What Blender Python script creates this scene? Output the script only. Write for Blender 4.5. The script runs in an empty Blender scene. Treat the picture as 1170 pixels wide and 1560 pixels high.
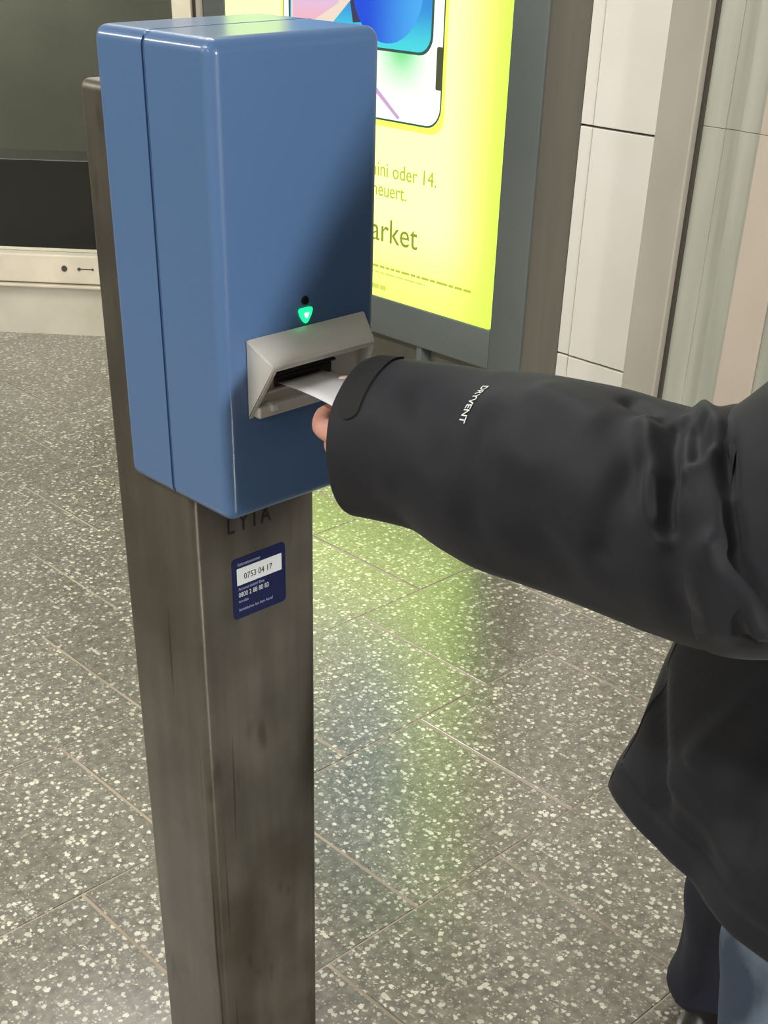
import bpy, bmesh, math, random
from mathutils import Vector, Matrix, noise
from mathutils.bvhtree import BVHTree
random.seed(4)
S = bpy.context.scene
COL = S.collection
PI = math.pi

# ------------------------------------------------------------------ camera
cd = bpy.data.cameras.new('camera'); cam = bpy.data.objects.new('camera', cd); COL.objects.link(cam)
cd.sensor_fit = 'HORIZONTAL'; cd.sensor_width = 36.0; cd.lens = 1912.3 / 1170 * 36
cd.shift_x = 59.1 / 1170; cd.shift_y = 313.5 / 1170; cd.clip_start = .02
R_ = (0.74121877, -0.67120526, 0.00884496); U_ = (0.36685093, 0.41608163, 0.83204355); F_ = (0.56215224, 0.61348152, -0.55463978)
cam.matrix_world = Matrix(((R_[0], U_[0], -F_[0], 0), (R_[1], U_[1], -F_[1], 0), (R_[2], U_[2], -F_[2], 1.42), (0, 0, 0, 1)))
S.camera = cam
# ------------------------------------------------------------------ world, exposure
w = bpy.data.worlds.new('world'); S.world = w; w.use_nodes = True
w.node_tree.nodes['Background'].inputs[0].default_value = (.30, .29, .27, 1)
w.node_tree.nodes['Background'].inputs[1].default_value = .3
S.view_settings.view_transform = 'Standard'; S.view_settings.look = 'None'
S.view_settings.exposure = 0.0; S.view_settings.gamma = 1.0; S.view_settings.use_curve_mapping = False
# ceiling luminaires: x, y, rotation, length, watts
LAMPS = [(-2.9, -.6, 0, 1.5, 44), (-.9, 1.5, 0, 1.5, 50), (-.9, 4.2, 0, 1.5, 60), (1.5, 2.3, 0, 1.5, 44), (-3.0, 2.8, 0, 1.5, 50)]
CEIL = 2.9
for i, (x, y, rz, L, W) in enumerate(LAMPS):
    ld = bpy.data.lights.new('lamp_light', 'AREA'); ld.shape = 'RECTANGLE'; ld.size = L; ld.size_y = .16
    ld.energy = W; ld.color = (1.0, .968, .91)
    lo = bpy.data.objects.new('lamp_light', ld); COL.objects.link(lo); lo.location = (x, y, CEIL - .085); lo.rotation_euler = (0, 0, rz + PI/2)

# upright lamp on the far wall behind the viewer; it throws the person's shadow on the machine
ld = bpy.data.lights.new('wall_lamp_light', 'AREA'); ld.shape = 'RECTANGLE'; ld.size = .34; ld.size_y = 1.0; ld.energy = 470; ld.color = (1, .968, .92)
lo = bpy.data.objects.new('wall_lamp_light', ld); COL.objects.link(lo); lo.location = (1.02, -7.06, 2.36); lo.rotation_euler = (PI/2, 0, 0)
ld = bpy.data.lights.new('added_shop_light', 'AREA'); ld.shape = 'RECTANGLE'; ld.size = 3.6; ld.size_y = .08; ld.energy = 380; ld.color = (1, .97, .9)  # unseen lamp added inside the shop to brighten the view through the glass
lo = bpy.data.objects.new('added_shop_light', ld); COL.objects.link(lo)
lo.location = (2.76 - .655*2.2 + .756*.2, 3.716 + .756*2.2 + .655*.2, CEIL - .07); lo.rotation_euler = (0, 0, math.atan2(.756, -.655))

# ------------------------------------------------------------------ material helpers
def srgb(r, g, b):
    f = lambda c: (c/255/12.92 if c/255 <= .04045 else ((c/255+.055)/1.055)**2.4)
    return (f(r), f(g), f(b), 1)
def mat(name, col, rough=.5, metal=0, spec=.5, coat=0, emis=None, est=0, trans=0, sheen=0):
    m = bpy.data.materials.new(name); m.use_nodes = True
    b = m.node_tree.nodes['Principled BSDF']
    b.inputs['Base Color'].default_value = col; b.inputs['Roughness'].default_value = rough
    b.inputs['Metallic'].default_value = metal; b.inputs['Specular IOR Level'].default_value = spec
    b.inputs['Coat Weight'].default_value = coat; b.inputs['Coat Roughness'].default_value = .06
    b.inputs['Transmission Weight'].default_value = trans; b.inputs['Sheen Weight'].default_value = sheen
    if emis: b.inputs['Emission Color'].default_value = emis; b.inputs['Emission Strength'].default_value = est
    return m
def nd(m, t, **kw):
    n = m.node_tree.nodes.new(t)
    for k, v in kw.items(): setattr(n, k, v)
    return n
def lk(m, a, b): m.node_tree.links.new(a, b)
def bs(m): return m.node_tree.nodes['Principled BSDF']
def ramp(m, stops, interp='LINEAR'):
    r = nd(m, 'ShaderNodeValToRGB'); r.color_ramp.interpolation = interp
    e = r.color_ramp.elements
    while len(e) < len(stops): e.new(.5)
    for k, (p, c) in enumerate(stops): e[k].position = p; e[k].color = c if len(c) == 4 else (*c, 1)
    return r
def mottle(m, c1, c2, scale=6, stretch=(1, 1, 1), detail=6, rough=None, bump=0, lo=.35, hi=.65, coord='Object'):
    tc = nd(m, 'ShaderNodeTexCoord'); mp = nd(m, 'ShaderNodeMapping'); mp.inputs['Scale'].default_value = stretch
    nz = nd(m, 'ShaderNodeTexNoise'); nz.inputs['Scale'].default_value = scale; nz.inputs['Detail'].default_value = detail
    lk(m, tc.outputs[coord], mp.inputs[0]); lk(m, mp.outputs[0], nz.inputs['Vector'])
    r = ramp(m, [(lo, c1), (hi, c2)]); lk(m, nz.outputs['Fac'], r.inputs[0]); lk(m, r.outputs[0], bs(m).inputs['Base Color'])
    if rough:
        mr = nd(m, 'ShaderNodeMapRange'); mr.inputs[3].default_value = rough[0]; mr.inputs[4].default_value = rough[1]
        lk(m, nz.outputs['Fac'], mr.inputs[0]); lk(m, mr.outputs[0], bs(m).inputs['Roughness'])
    if bump:
        bp = nd(m, 'ShaderNodeBump'); bp.inputs['Strength'].default_value = bump; bp.inputs['Distance'].default_value = .002
        lk(m, nz.outputs['Fac'], bp.inputs['Height']); lk(m, bp.outputs[0], bs(m).inputs['Normal'])
    return nz

# terrazzo: dark matrix with pale chips
def terrazzo():
    m = mat('terrazzo', (.2, .2, .2, 1), .3, spec=1.0, coat=1)
    bs(m).inputs['Coat IOR'].default_value = 1.75; bs(m).inputs['Coat Roughness'].default_value = .24
    g = nd(m, 'ShaderNodeNewGeometry'); oi = nd(m, 'ShaderNodeObjectInfo')
    def chips(scale, rlo, rhi, keep):
        v = nd(m, 'ShaderNodeTexVoronoi'); v.inputs['Scale'].default_value = scale; v.inputs['Randomness'].default_value = 1
        wn = nd(m, 'ShaderNodeTexNoise'); wn.inputs['Scale'].default_value = scale*2.2; wn.inputs['Detail'].default_value = 1
        lk(m, g.outputs['Position'], wn.inputs['Vector'])
        mx = nd(m, 'ShaderNodeMixRGB', blend_type='LINEAR_LIGHT'); mx.inputs[0].default_value = .35/scale
        lk(m, g.outputs['Position'], mx.inputs[1]); lk(m, wn.outputs['Color'], mx.inputs[2]); lk(m, mx.outputs[0], v.inputs['Vector'])
        sp = nd(m, 'ShaderNodeSeparateColor'); lk(m, v.outputs['Color'], sp.inputs[0])
        rr = nd(m, 'ShaderNodeMapRange'); rr.inputs[1].default_value = keep; rr.inputs[2].default_value = 1
        rr.inputs[3].default_value = rlo; rr.inputs[4].default_value = rhi; lk(m, sp.outputs[0], rr.inputs[0])
        su = nd(m, 'ShaderNodeMath', operation='SUBTRACT'); lk(m, rr.outputs[0], su.inputs[0]); lk(m, v.outputs['Distance'], su.inputs[1])
        mu = nd(m, 'ShaderNodeMath', operation='MULTIPLY', use_clamp=True); lk(m, su.outputs[0], mu.inputs[0]); mu.inputs[1].default_value = 9
        m2 = nd(m, 'ShaderNodeMath', operation='MULTIPLY'); lk(m, mu.outputs[0], m2.inputs[0]); 
        m3 = nd(m, 'ShaderNodeMapRange'); m3.inputs[3].default_value = .55; lk(m, sp.outputs[1], m3.inputs[0]); lk(m, m3.outputs[0], m2.inputs[1])
        return m2.outputs[0]
    a = chips(98, .0, .62, .25); b = chips(185, .0, .6, .2)
    n1 = nd(m, 'ShaderNodeTexNoise'); n1.inputs['Scale'].default_value = 60; n1.inputs['Detail'].default_value = 4; lk(m, g.outputs['Position'], n1.inputs['Vector'])
    n2 = nd(m, 'ShaderNodeTexNoise'); n2.inputs['Scale'].default_value = 2.2; n2.inputs['Detail'].default_value = 3; lk(m, g.outputs['Position'], n2.inputs['Vector'])
    base = ramp(m, [(.3, srgb(72, 68, 61)), (.7, srgb(122, 116, 105))]); lk(m, n1.outputs['Fac'], base.inputs[0])
    x1 = nd(m, 'ShaderNodeMixRGB'); lk(m, b, x1.inputs[0]); lk(m, base.outputs[0], x1.inputs[1]); x1.inputs[2].default_value = srgb(158, 152, 139)
    x2 = nd(m, 'ShaderNodeMixRGB'); lk(m, a, x2.inputs[0]); lk(m, x1.outputs[0], x2.inputs[1]); x2.inputs[2].default_value = srgb(214, 210, 195)
    # tile to tile tone and dusty, walked-on patches
    mr = nd(m, 'ShaderNodeMapRange'); mr.inputs[3].default_value = .80; mr.inputs[4].default_value = 1.10; lk(m, oi.outputs['Random'], mr.inputs[0])
    m2 = nd(m, 'ShaderNodeMapRange'); m2.inputs[1].default_value = .3; m2.inputs[2].default_value = .7; m2.inputs[3].default_value = 1.0; m2.inputs[4].default_value = 1.28; lk(m, n2.outputs['Fac'], m2.inputs[0])
    mm = nd(m, 'ShaderNodeMath', operation='MULTIPLY'); lk(m, mr.outputs[0], mm.inputs[0]); lk(m, m2.outputs[0], mm.inputs[1])
    x3 = nd(m, 'ShaderNodeVectorMath', operation='SCALE'); lk(m, x2.outputs[0], x3.inputs[0]); lk(m, mm.outputs[0], x3.inputs['Scale'])
    lk(m, x3.outputs[0], bs(m).inputs['Base Color'])
    ro = nd(m, 'ShaderNodeMapRange'); ro.inputs[1].default_value = .3; ro.inputs[2].default_value = .7; ro.inputs[3].default_value = .3; ro.inputs[4].default_value = .3
    lk(m, n2.outputs['Fac'], ro.inputs[0]); lk(m, ro.outputs[0], bs(m).inputs['Roughness'])
    return m
M = {}
M['terrazzo'] = terrazzo()
M['grout'] = mat('grout', srgb(165, 152, 134), .8); mottle(M['grout'], srgb(146, 135, 118), srgb(172, 160, 142), 5)
M['blue'] = mat('blue_enamel', srgb(80, 112, 156), .4, spec=.3, coat=.5); 
def post_metal():
    m = mat('worn_steel', srgb(150, 145, 132), .42, metal=.75, spec=.4)
    tc = nd(m, 'ShaderNodeTexCoord')
    def noi(scale, st, det=5):
        mp = nd(m, 'ShaderNodeMapping'); mp.inputs['Scale'].default_value = st; n = nd(m, 'ShaderNodeTexNoise')
        n.inputs['Scale'].default_value = scale; n.inputs['Detail'].default_value = det
        lk(m, tc.outputs['Object'], mp.inputs[0]); lk(m, mp.outputs[0], n.inputs['Vector']); return n.outputs['Fac']
    a = noi(9, (1, 1, .8), 5); b = noi(40, (1, 1, .06), 3); c = noi(26, (1, 1, .35), 2); d = noi(70, (1.6, 1.6, .035), 1)
    r = ramp(m, [(.3, srgb(92, 86, 76)), (.5, srgb(108, 104, 95)), (.72, srgb(124, 118, 108))]); lk(m, a, r.inputs[0])
    r2 = ramp(m, [(.35, (.72, .72, .72)), (.65, (1, 1, 1))]); lk(m, b, r2.inputs[0])
    r3 = ramp(m, [(.66, (1, 1, 1)), (.76, (.55, .50, .45))]); lk(m, c, r3.inputs[0])
    r4 = ramp(m, [(.74, (1, 1, 1)), (.78, (.35, .32, .3))]); lk(m, d, r4.inputs[0])
    o = r.outputs[0]
    for q in (r2, r3, r4):
        x = nd(m, 'ShaderNodeMixRGB', blend_type='MULTIPLY'); x.inputs[0].default_value = .75; lk(m, o, x.inputs[1]); lk(m, q.outputs[0], x.inputs[2]); o = x.outputs[0]
    lk(m, o, bs(m).inputs['Base Color'])
    mr = nd(m, 'ShaderNodeMapRange'); mr.inputs[3].default_value = .3; mr.inputs[4].default_value = .55; lk(m, a, mr.inputs[0]); lk(m, mr.outputs[0], bs(m).inputs['Roughness'])
    return m
M['post'] = post_metal()
M['silver'] = mat('silver_cast', srgb(205, 205, 200), .36, metal=.2, spec=.5)
M['dark'] = mat('dark_slot', srgb(22, 22, 20), .6)
M['black'] = mat('black_plastic', srgb(12, 12, 12), .3)
M['green'] = mat('green_lamp', srgb(30, 200, 120), .3, emis=(.01, .75, .22, 1), est=1.8)
M['greencore'] = mat('green_lamp_core', srgb(90, 240, 170), .3, emis=(.25, 1.0, .55, 1), est=3.5)
M['paper'] = mat('paper', srgb(232, 230, 226), .7); mottle(M['paper'], srgb(232, 233, 236), srgb(242, 243, 246), 20)
bs(M['blue']).inputs['Coat Roughness'].default_value = .15
M['navy'] = mat('navy_sticker', srgb(18, 26, 66), .35)
M['sticker_white'] = mat('sticker_white', srgb(205, 210, 210), .4)
M['sticker_grey'] = mat('sticker_grey', srgb(150, 158, 190), .5)
M['ink'] = mat('ink', srgb(14, 14, 16), .6)
M['slate'] = mat('slate_frame', srgb(92, 98, 98), .45, spec=.4); mottle(M['slate'], srgb(88, 94, 94), srgb(97, 103, 102), 2)
M['taupe'] = mat('taupe_wall', srgb(112, 108, 98), .55); mottle(M['taupe'], srgb(90, 87, 78), srgb(106, 103, 93), 2.5, (1, 4, .3))
M['white_panel'] = mat('white_enamel', srgb(222, 218, 212), .35); mottle(M['white_panel'], srgb(216, 212, 202), srgb(226, 222, 218), 1.6)
M['steel_col'] = mat('brushed_steel', srgb(158, 154, 144), .45, metal=.3); mottle(M['steel_col'], srgb(164, 159, 146), srgb(190, 186, 176), 2.2, (1, 1, .5))
M['sage'] = mat('sage_panel', srgb(170, 172, 158), .5); mottle(M['sage'], srgb(154, 156, 145), srgb(180, 182, 168), 4, (1, 3, .25))
M['beige'] = mat('beige_panel', srgb(190, 178, 162), .5); mottle(M['beige'], srgb(182, 170, 154), srgb(196, 184, 172), 3, (1, 1, .4))
M['cream'] = mat('cream_metal', srgb(214, 204, 186), .5); mottle(M['cream'], srgb(196, 188, 172), srgb(218, 208, 192), 5, (1, 1, 1))
M['stone'] = mat('plinth_stone', srgb(190, 184, 168), .45); mottle(M['stone'], srgb(180, 174, 158), srgb(198, 192, 178), 4)
M['groove'] = mat('groove', srgb(70, 66, 58), .7)
M['inside'] = mat('inside_wall', srgb(122, 122, 112), .7); mottle(M['inside'], srgb(106, 106, 96), srgb(130, 130, 120), 1.2)
M['inside_low'] = mat('dark_reflection_tone', srgb(34, 34, 31), .5)
M['wall'] = mat('wall_paint', srgb(150, 147, 138), .7); mottle(M['wall'], srgb(142, 139, 130), srgb(158, 155, 146), 1.5)
M['ceil'] = mat('ceiling_paint', srgb(150, 148, 142), .8); mottle(M['ceil'], srgb(144, 142, 136), srgb(156, 154, 148), 1.2)
M['lampw'] = mat('lamp_housing', srgb(220, 220, 216), .5)
M['tube'] = mat('lamp_diffuser', (1, 1, 1, 1), .5, emis=(1, .96, .88, 1), est=6)
M['jacket'] = mat('jacket_shell', srgb(34, 33, 36), .7, spec=.25, sheen=.05)
mottle(M['jacket'], srgb(29, 30, 36), srgb(34, 35, 41), 30, rough=(.62, .72))
M['lining'] = mat('jacket_lining', srgb(20, 20, 22), .8)
M['velcro'] = mat('velcro_black', srgb(11, 12, 12), .8)
M['print'] = mat('white_print', srgb(225, 225, 222), .5, emis=None)
M['skin'] = mat('skin', srgb(205, 150, 132), .5); bs(M['skin']).inputs['Subsurface Weight'].default_value = .12; bs(M['skin']).inputs['Subsurface Radius'].default_value = (.01, .004, .002)
mottle(M['skin'], srgb(196, 140, 122), srgb(214, 160, 142), 40)
M['nail'] = mat('nail', srgb(222, 190, 180), .3)
M['hair'] = mat('hair', srgb(40, 30, 24), .5); mottle(M['hair'], srgb(30, 22, 17), srgb(56, 42, 32), 60, (1, 1, .2), bump=.5)
M['eye'] = mat('eye_white', srgb(232, 228, 222), .2)
M['iris'] = mat('iris', srgb(60, 48, 38), .2)
M['shoe'] = mat('shoe_leather', srgb(24, 23, 24), .3)
M['sole'] = mat('shoe_sole', srgb(150, 148, 144), .45)
def denim():
    m = mat('denim', srgb(40, 56, 80), .8)
    nz = mottle(m, srgb(58, 72, 92), srgb(150, 168, 190), 7, (1, 1, .45), lo=.42, hi=.66)
    return m
M['denim'] = denim()
M['shadeddenim'] = mat('shaded_denim', srgb(18, 21, 36), .8); mottle(M['shadeddenim'], srgb(13, 15, 26), srgb(26, 30, 48), 14, (1, 1, .3))  # same jeans fabric, with the far leg's shade put into the colour
M['edge'] = mat('case_edge', srgb(60, 64, 60), .4)

# backlit print: light comes from the light box
def backlit(name, build, st=1.0):
    m = bpy.data.materials.new(name); m.use_nodes = True; nt = m.node_tree; nt.nodes.clear()
    out = nd(m, 'ShaderNodeOutputMaterial'); em = nd(m, 'ShaderNodeEmission'); em.inputs[1].default_value = st
    c = build(m)
    if isinstance(c, tuple): em.inputs[0].default_value = c
    else: lk(m, c, em.inputs[0])
    gl = nd(m, 'ShaderNodeBsdfGlossy'); gl.inputs['Roughness'].default_value = .25; gl.inputs['Color'].default_value = (.04, .04, .04, 1)
    ad = nd(m, 'ShaderNodeAddShader'); lk(m, em.outputs[0], ad.inputs[0]); lk(m, gl.outputs[0], ad.inputs[1]); lk(m, ad.outputs[0], out.inputs[0])
    return m
def pos_sep(m):
    g = nd(m, 'ShaderNodeNewGeometry'); s = nd(m, 'ShaderNodeSeparateXYZ'); lk(m, g.outputs['Position'], s.inputs[0]); return s
def mrange(m, inp, a, b, c, d, smooth=True):
    r = nd(m, 'ShaderNodeMapRange'); r.interpolation_type = 'SMOOTHSTEP' if smooth else 'LINEAR'
    for k, v in zip((1, 2, 3, 4), (a, b, c, d)): r.inputs[k].default_value = v
    lk(m, inp, r.inputs[0]); return r.outputs[0]
def mixc(m, fac, a, b):
    x = nd(m, 'ShaderNodeMixRGB')
    for k, v in ((0, fac), (1, a), (2, b)):
        if isinstance(v, (tuple, float, int)): x.inputs[k].default_value = v
        else: lk(m, v, x.inputs[k])
    return x.outputs[0]
def b_yellow(m):
    s = pos_sep(m)
    a = mrange(m, s.outputs[1], 2.40, 2.64, 0, 1); b = mrange(m, s.outputs[2], .34, .62, .25, 1)
    mu = nd(m, 'ShaderNodeMath', operation='MULTIPLY'); lk(m, a, mu.inputs[0]); lk(m, b, mu.inputs[1])
    return mixc(m, mu.outputs[0], (.84, 1.5, .13, 1), (1.7, 2.2, .60, 1))
M['poster'] = backlit('backlit_yellow', b_yellow, 1.0)
def b_white(m):
    s = pos_sep(m)
    a = mrange(m, s.outputs[2], .90, 1.06, 0, 1); b = mrange(m, s.outputs[1], 2.68, 2.80, 0, 1)
    c = mrange(m, s.outputs[1], 2.80, 2.93, 1, 0)
    mu = nd(m, 'ShaderNodeMath', operation='MULTIPLY'); lk(m, a, mu.inputs[0]); lk(m, b, mu.inputs[1])
    m2 = nd(m, 'ShaderNodeMath', operation='MULTIPLY'); lk(m, mu.outputs[0], m2.inputs[0]); lk(m, c, m2.inputs[1])
    return mixc(m, m2.outputs[0], (1.05, 1.15, 1.0, 1), (.1, .8, .22, 1))
M['white_phone'] = backlit('backlit_white', b_white)
def b_cyan(m):
    s = pos_sep(m); a = mrange(m, s.outputs[2], 1.03, 1.15, 0, 1)
    return mixc(m, a, srgb(78, 222, 232), srgb(60, 150, 226))
M['cyan'] = backlit('backlit_cyan', b_cyan)
def b_disc(m):
    s = pos_sep(m); a = mrange(m, s.outputs[1], 2.72, 2.96, 0, 1)
    return mixc(m, a, srgb(80, 176, 246), srgb(40, 84, 224))
M['disc'] = backlit('backlit_blue', b_disc)
M['darkwedge'] = backlit('backlit_dark', lambda m: srgb(64, 66, 92))
def b_pink(m):
    s = pos_sep(m); a = mrange(m, s.outputs[2], 1.07, 1.14, 0, 1)
    return mixc(m, a, srgb(246, 186, 196), srgb(232, 196, 226))
M['pink'] = backlit('backlit_pink', b_pink)
M['creamlit'] = backlit('backlit_cream', lambda m: srgb(244, 226, 206))
M['violet'] = backlit('backlit_violet', lambda m: srgb(214, 170, 214))
M['outline'] = backlit('backlit_outline', lambda m: srgb(62, 92, 84))
M['notch'] = backlit('backlit_notch', lambda m: srgb(84, 88, 62))
M['textlit'] = backlit('backlit_text', lambda m: srgb(196, 204, 74))
M['textdark'] = backlit('backlit_dark_text', lambda m: srgb(150, 160, 60))
M['fine'] = backlit('backlit_fine_text', lambda m: srgb(222, 232, 100))
M['shade'] = backlit('backlit_shadow', lambda m: (1.1, 1.2, .16, 1))

# ------------------------------------------------------------------ object helpers
def link(name, me, m=None, parent=None, smooth=False):
    o = bpy.data.objects.new(name, me); COL.objects.link(o)
    if m: me.materials.append(m)
    if parent: o.parent = parent; o.matrix_parent_inverse = parent.matrix_world.inverted()
    if smooth:
        for p in me.polygons: p.use_smooth = True
    return o
def empty(name, loc):
    o = bpy.data.objects.new(name, None); COL.objects.link(o); o.location = loc; o.empty_display_size = .1
    o.matrix_world = Matrix.Translation(loc); return o
def tag(o, label, cat, group=None):
    o['label'] = label; o['category'] = cat
    if group: o['group'] = group
    return o
def struct(o): o['kind'] = 'structure'; return o
def box(name, lo, hi, m, parent=None, bev=0, seg=3, mw=None):
    bm = bmesh.new(); bmesh.ops.create_cube(bm, size=1)
    for v in bm.verts: v.co = Vector([lo[i] + (v.co[i] + .5)*(hi[i]-lo[i]) for i in range(3)])
    if bev: bmesh.ops.bevel(bm, geom=bm.edges[:], offset=bev, segments=seg, affect='EDGES', profile=.5)
    if mw:
        for v in bm.verts: v.co = mw @ v.co
    me = bpy.data.meshes.new(name); bm.to_mesh(me); bm.free()
    return link(name, me, m, parent, smooth=False)
def shade_auto(o, ang=40):
    for p in o.data.polygons: p.use_smooth = True
    o.data.set_sharp_from_angle(angle=math.radians(ang))
    return o
def weighted(o):
    w_ = o.modifiers.new('w', 'WEIGHTED_NORMAL'); w_.keep_sharp = True; w_.weight = 80; return o
def pydata(name, vs, fs, m, parent=None, smooth=False):
    me = bpy.data.meshes.new(name); me.from_pydata([tuple(v) for v in vs], [], fs); me.update()
    bm = bmesh.new(); bm.from_mesh(me); bmesh.ops.recalc_face_normals(bm, faces=bm.faces); bm.to_mesh(me); bm.free()
    return link(name, me, m, parent, smooth)
def extrude_poly(name, pts, fn, depth, m, parent=None, bev=0):
    """pts 2D outline; fn(a, b, d) -> 3D; thin solid"""
    n = len(pts); vs = [fn(a, b, 0) for a, b in pts] + [fn(a, b, depth) for a, b in pts]
    fs = [list(range(n)), list(range(n, 2*n))] + [[i, (i+1) % n, n+(i+1) % n, n+i] for i in range(n)]
    o = pydata(name, vs, fs, m, parent)
    if bev:
        bm = bmesh.new(); bm.from_mesh(o.data); bmesh.ops.bevel(bm, geom=bm.edges[:], offset=bev, segments=2, affect='EDGES'); bm.to_mesh(o.data); bm.free()
    return o
def rrect(a0, b0, a1, b1, r, n=6):
    P = []
    for cx, cy, s in ((a1-r, b0+r, -PI/2), (a1-r, b1-r, 0), (a0+r, b1-r, PI/2), (a0+r, b0+r, PI)):
        for k in range(n+1): t = s + k/n*PI/2; P.append((cx+r*math.cos(t), cy+r*math.sin(t)))
    return P
def text(name, body, size, mw, m, parent, align='LEFT', ext=.0007, shx=1.0, space=1.0):
    cu = bpy.data.curves.new(name, 'FONT'); cu.body = body; cu.size = size; cu.extrude = ext; cu.align_x = align; cu.resolution_u = 3; cu.space_character = space
    t = bpy.data.objects.new(name, cu); COL.objects.link(t)
    dg = bpy.context.evaluated_depsgraph_get(); me = bpy.data.meshes.new_from_object(t.evaluated_get(dg))
    bpy.data.objects.remove(t)
    for v in me.vertices: v.co.x *= shx
    me.transform(mw); me.materials.clear()
    return link(name, me, m, parent)
def basis(o, x, y, z):
    return Matrix(((x[0], y[0], z[0], o[0]), (x[1], y[1], z[1], o[1]), (x[2], y[2], z[2], o[2]), (0, 0, 0, 1)))

# ------------------------------------------------------------------ the setting
XW = 2.76
floor = struct(box('floor', (-4.2, -7.2, -.12), (3.2, 8.2, -.0012), M['grout']))
PX, PY = .400, .397
def tile_me(dx, dy):
    bm = bmesh.new(); bmesh.ops.create_cube(bm, size=1)
    for v in bm.verts: v.co = Vector((v.co.x*(PX-.0060), v.co.y*(PY-.0032), (v.co.z-.5)*.02))
    top = [e for e in bm.edges if all(abs(v.co.z) < 1e-5 for v in e.verts)]
    bmesh.ops.bevel(bm, geom=top, offset=.0008, segments=1, affect='EDGES')
    me = bpy.data.meshes.new('tile'); bm.to_mesh(me); bm.free(); me.materials.append(M['terrazzo']); return me
tme = tile_me(0, 0)
far = []
for r in range(-14, 18):
    yc = 1.070 + PY*(r + .5) - PY      # row 0 spans .673 .. 1.070
    x0 = (1.349 + .2*r) % PX
    for c in range(-11, 8):
        xc = x0 + PX*c + PX/2
        if xc > XW + .35 or xc < -4: continue
        # keep tiles clear of what lies behind the shop front line
        if -.4 < xc < XW + .35 and -.6 < yc < 4.7 and (xc-2.21)*.756 + (yc-4.35)*.655 < .25 and yc > 1.1*xc - 2.3 and yc < 1.6*xc + 2.3:
            o = bpy.data.objects.new('tile', tme); COL.objects.link(o); o.parent = floor
            o.location = (xc, yc, random.uniform(-.0003, .0003)); 
        else: far.append((xc, yc))
bm = bmesh.new()
for xc, yc in far:
    q = [bm.verts.new((xc+sx*(PX-.0060)/2, yc+sy*(PY-.0032)/2, 0)) for sx, sy in ((-1, -1), (1, -1), (1, 1), (-1, 1))]
    q2 = [bm.verts.new((v.co.x, v.co.y, -.01)) for v in q]
    bm.faces.new(q)
    for i in range(4): bm.faces.new((q[i], q2[i], q2[(i+1) % 4], q[(i+1) % 4]))
me = bpy.data.meshes.new('tile'); bm.to_mesh(me); bm.free()
o = link('tile', me, M['terrazzo'], floor); o['kind'] = 'stuff'

ceiling = struct(box('ceiling', (-4.2, -7.2, CEIL+.0), (3.2, 8.2, CEIL+.1), M['ceil']))
struct(box('wall_left', (-4.3, -7.2, -.1), (-4.2, 8.2, CEIL+.1), M['wall']))
struct(box('wall_front', (-4.2, -7.3, -.1), (3.2, -7.2, CEIL+.1), M['wall']))
struct(box('wall_back', (-4.2, 8.2, -.1), (3.2, 8.3, CEIL+.1), M['wall']))
wr = struct(box('wall_right', (XW+.12, -7.2, -.1), (XW+.25, 3.75, CEIL+.1), M['taupe']))
# white enamel panels, each with a folded edge strip
zs = [.0, .34, .915, 1.49, 2.065, 2.64, CEIL]
for k in range(len(zs)-1):
    g = .004
    box('wall_panel', (XW-.006, 1.918, zs[k]+g), (XW+.12, 2.1155, zs[k+1]-g*.3), M['white_panel'], wr, .002)
    box('panel_edge_strip', (XW-.004, 2.1175, zs[k]+g), (XW+.12, 2.156, zs[k+1]-g*.3), M['white_panel'], wr, .002)
box('panel_backing', (XW+.02, 1.91, 0), (XW+.119, 2.158, CEIL), M['groove'], wr)
# recess strip between light box and panels
box('recess_strip', (XW-.002, 2.158, 0), (XW+.12, 2.29, CEIL), M['taupe'], wr)
# steel column and the panelling to its right
box('steel_column', (XW-.03, 1.812, 0), (XW+.12, 1.914, CEIL), M['steel_col'], wr, .004)
box('column_joint', (XW-.008, 1.802, 0), (XW+.12, 1.812, CEIL), M['groove'], wr)
def wpanel(nm, y0, y1, m, x=0):
    zz = [.0, .30, .955, 1.9, CEIL]
    for k in range(4): box(nm, (XW+x, y0, zz[k]+.0006), (XW+.12, y1+.0006, zz[k+1]-.0006), m, wr, .0006)
wpanel('sage_panel', 1.742, 1.801, M['sage'], -.002); wpanel('sage_panel', 1.700, 1.7415, M['sage'], .001); wpanel('sage_panel', 1.648, 1.6995, M['sage'], -.004)
wpanel('beige_panel', 1.552, 1.647, M['beige'], -.006)
wpanel('sage_panel', 1.35, 1.551, M['sage'], 0)
yy = 1.35
for k in range(14):
    nm, m = (('beige_panel', M['beige']), ('sage_panel', M['sage']))[k % 2]; wd = .12 if k % 2 == 0 else .5
    box(nm, (XW-.004, yy-wd, 0), (XW+.12, yy-.001, CEIL), m, wr, .002); yy -= wd
    if yy < -4.5: break

# glazed shop front, set at 45 degrees
O = Vector((2.76, 3.716, 0)); T = Vector((-.655, .756, 0)).normalized(); N = Vector((.756, .655, 0)).normalized()   # N points into the shop
FM = basis(O, T, N, (0, 0, 1))
win = struct(box('window_1', (.0, .02, 0), (6.2, .09, .186), M['stone'], mw=FM))     # stone plinth carries the glazing
box('ledge', (.125, .0, .192), (6.2, .10, .292), M['cream'], win, .006, mw=FM)
box('ledge_lip', (.125, -.012, .178), (6.2, .03, .188), M['cream'], win, .003, mw=FM)
box('glazing_groove', (.125, .03, .186), (6.2, .09, .193), M['groove'], win, mw=FM)
gm = mat('shop_glass', srgb(150, 155, 148), .04, trans=1.0, spec=.5); bs(gm).inputs['IOR'].default_value = 1.45
box('glass_pane', (.11, .045, .290), (6.2, .051, CEIL-.1), gm, win, mw=FM)
box('mullion', (.045, -.0, .0), (.108, .1, CEIL), M['cream'], win, .004, mw=FM)
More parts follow.
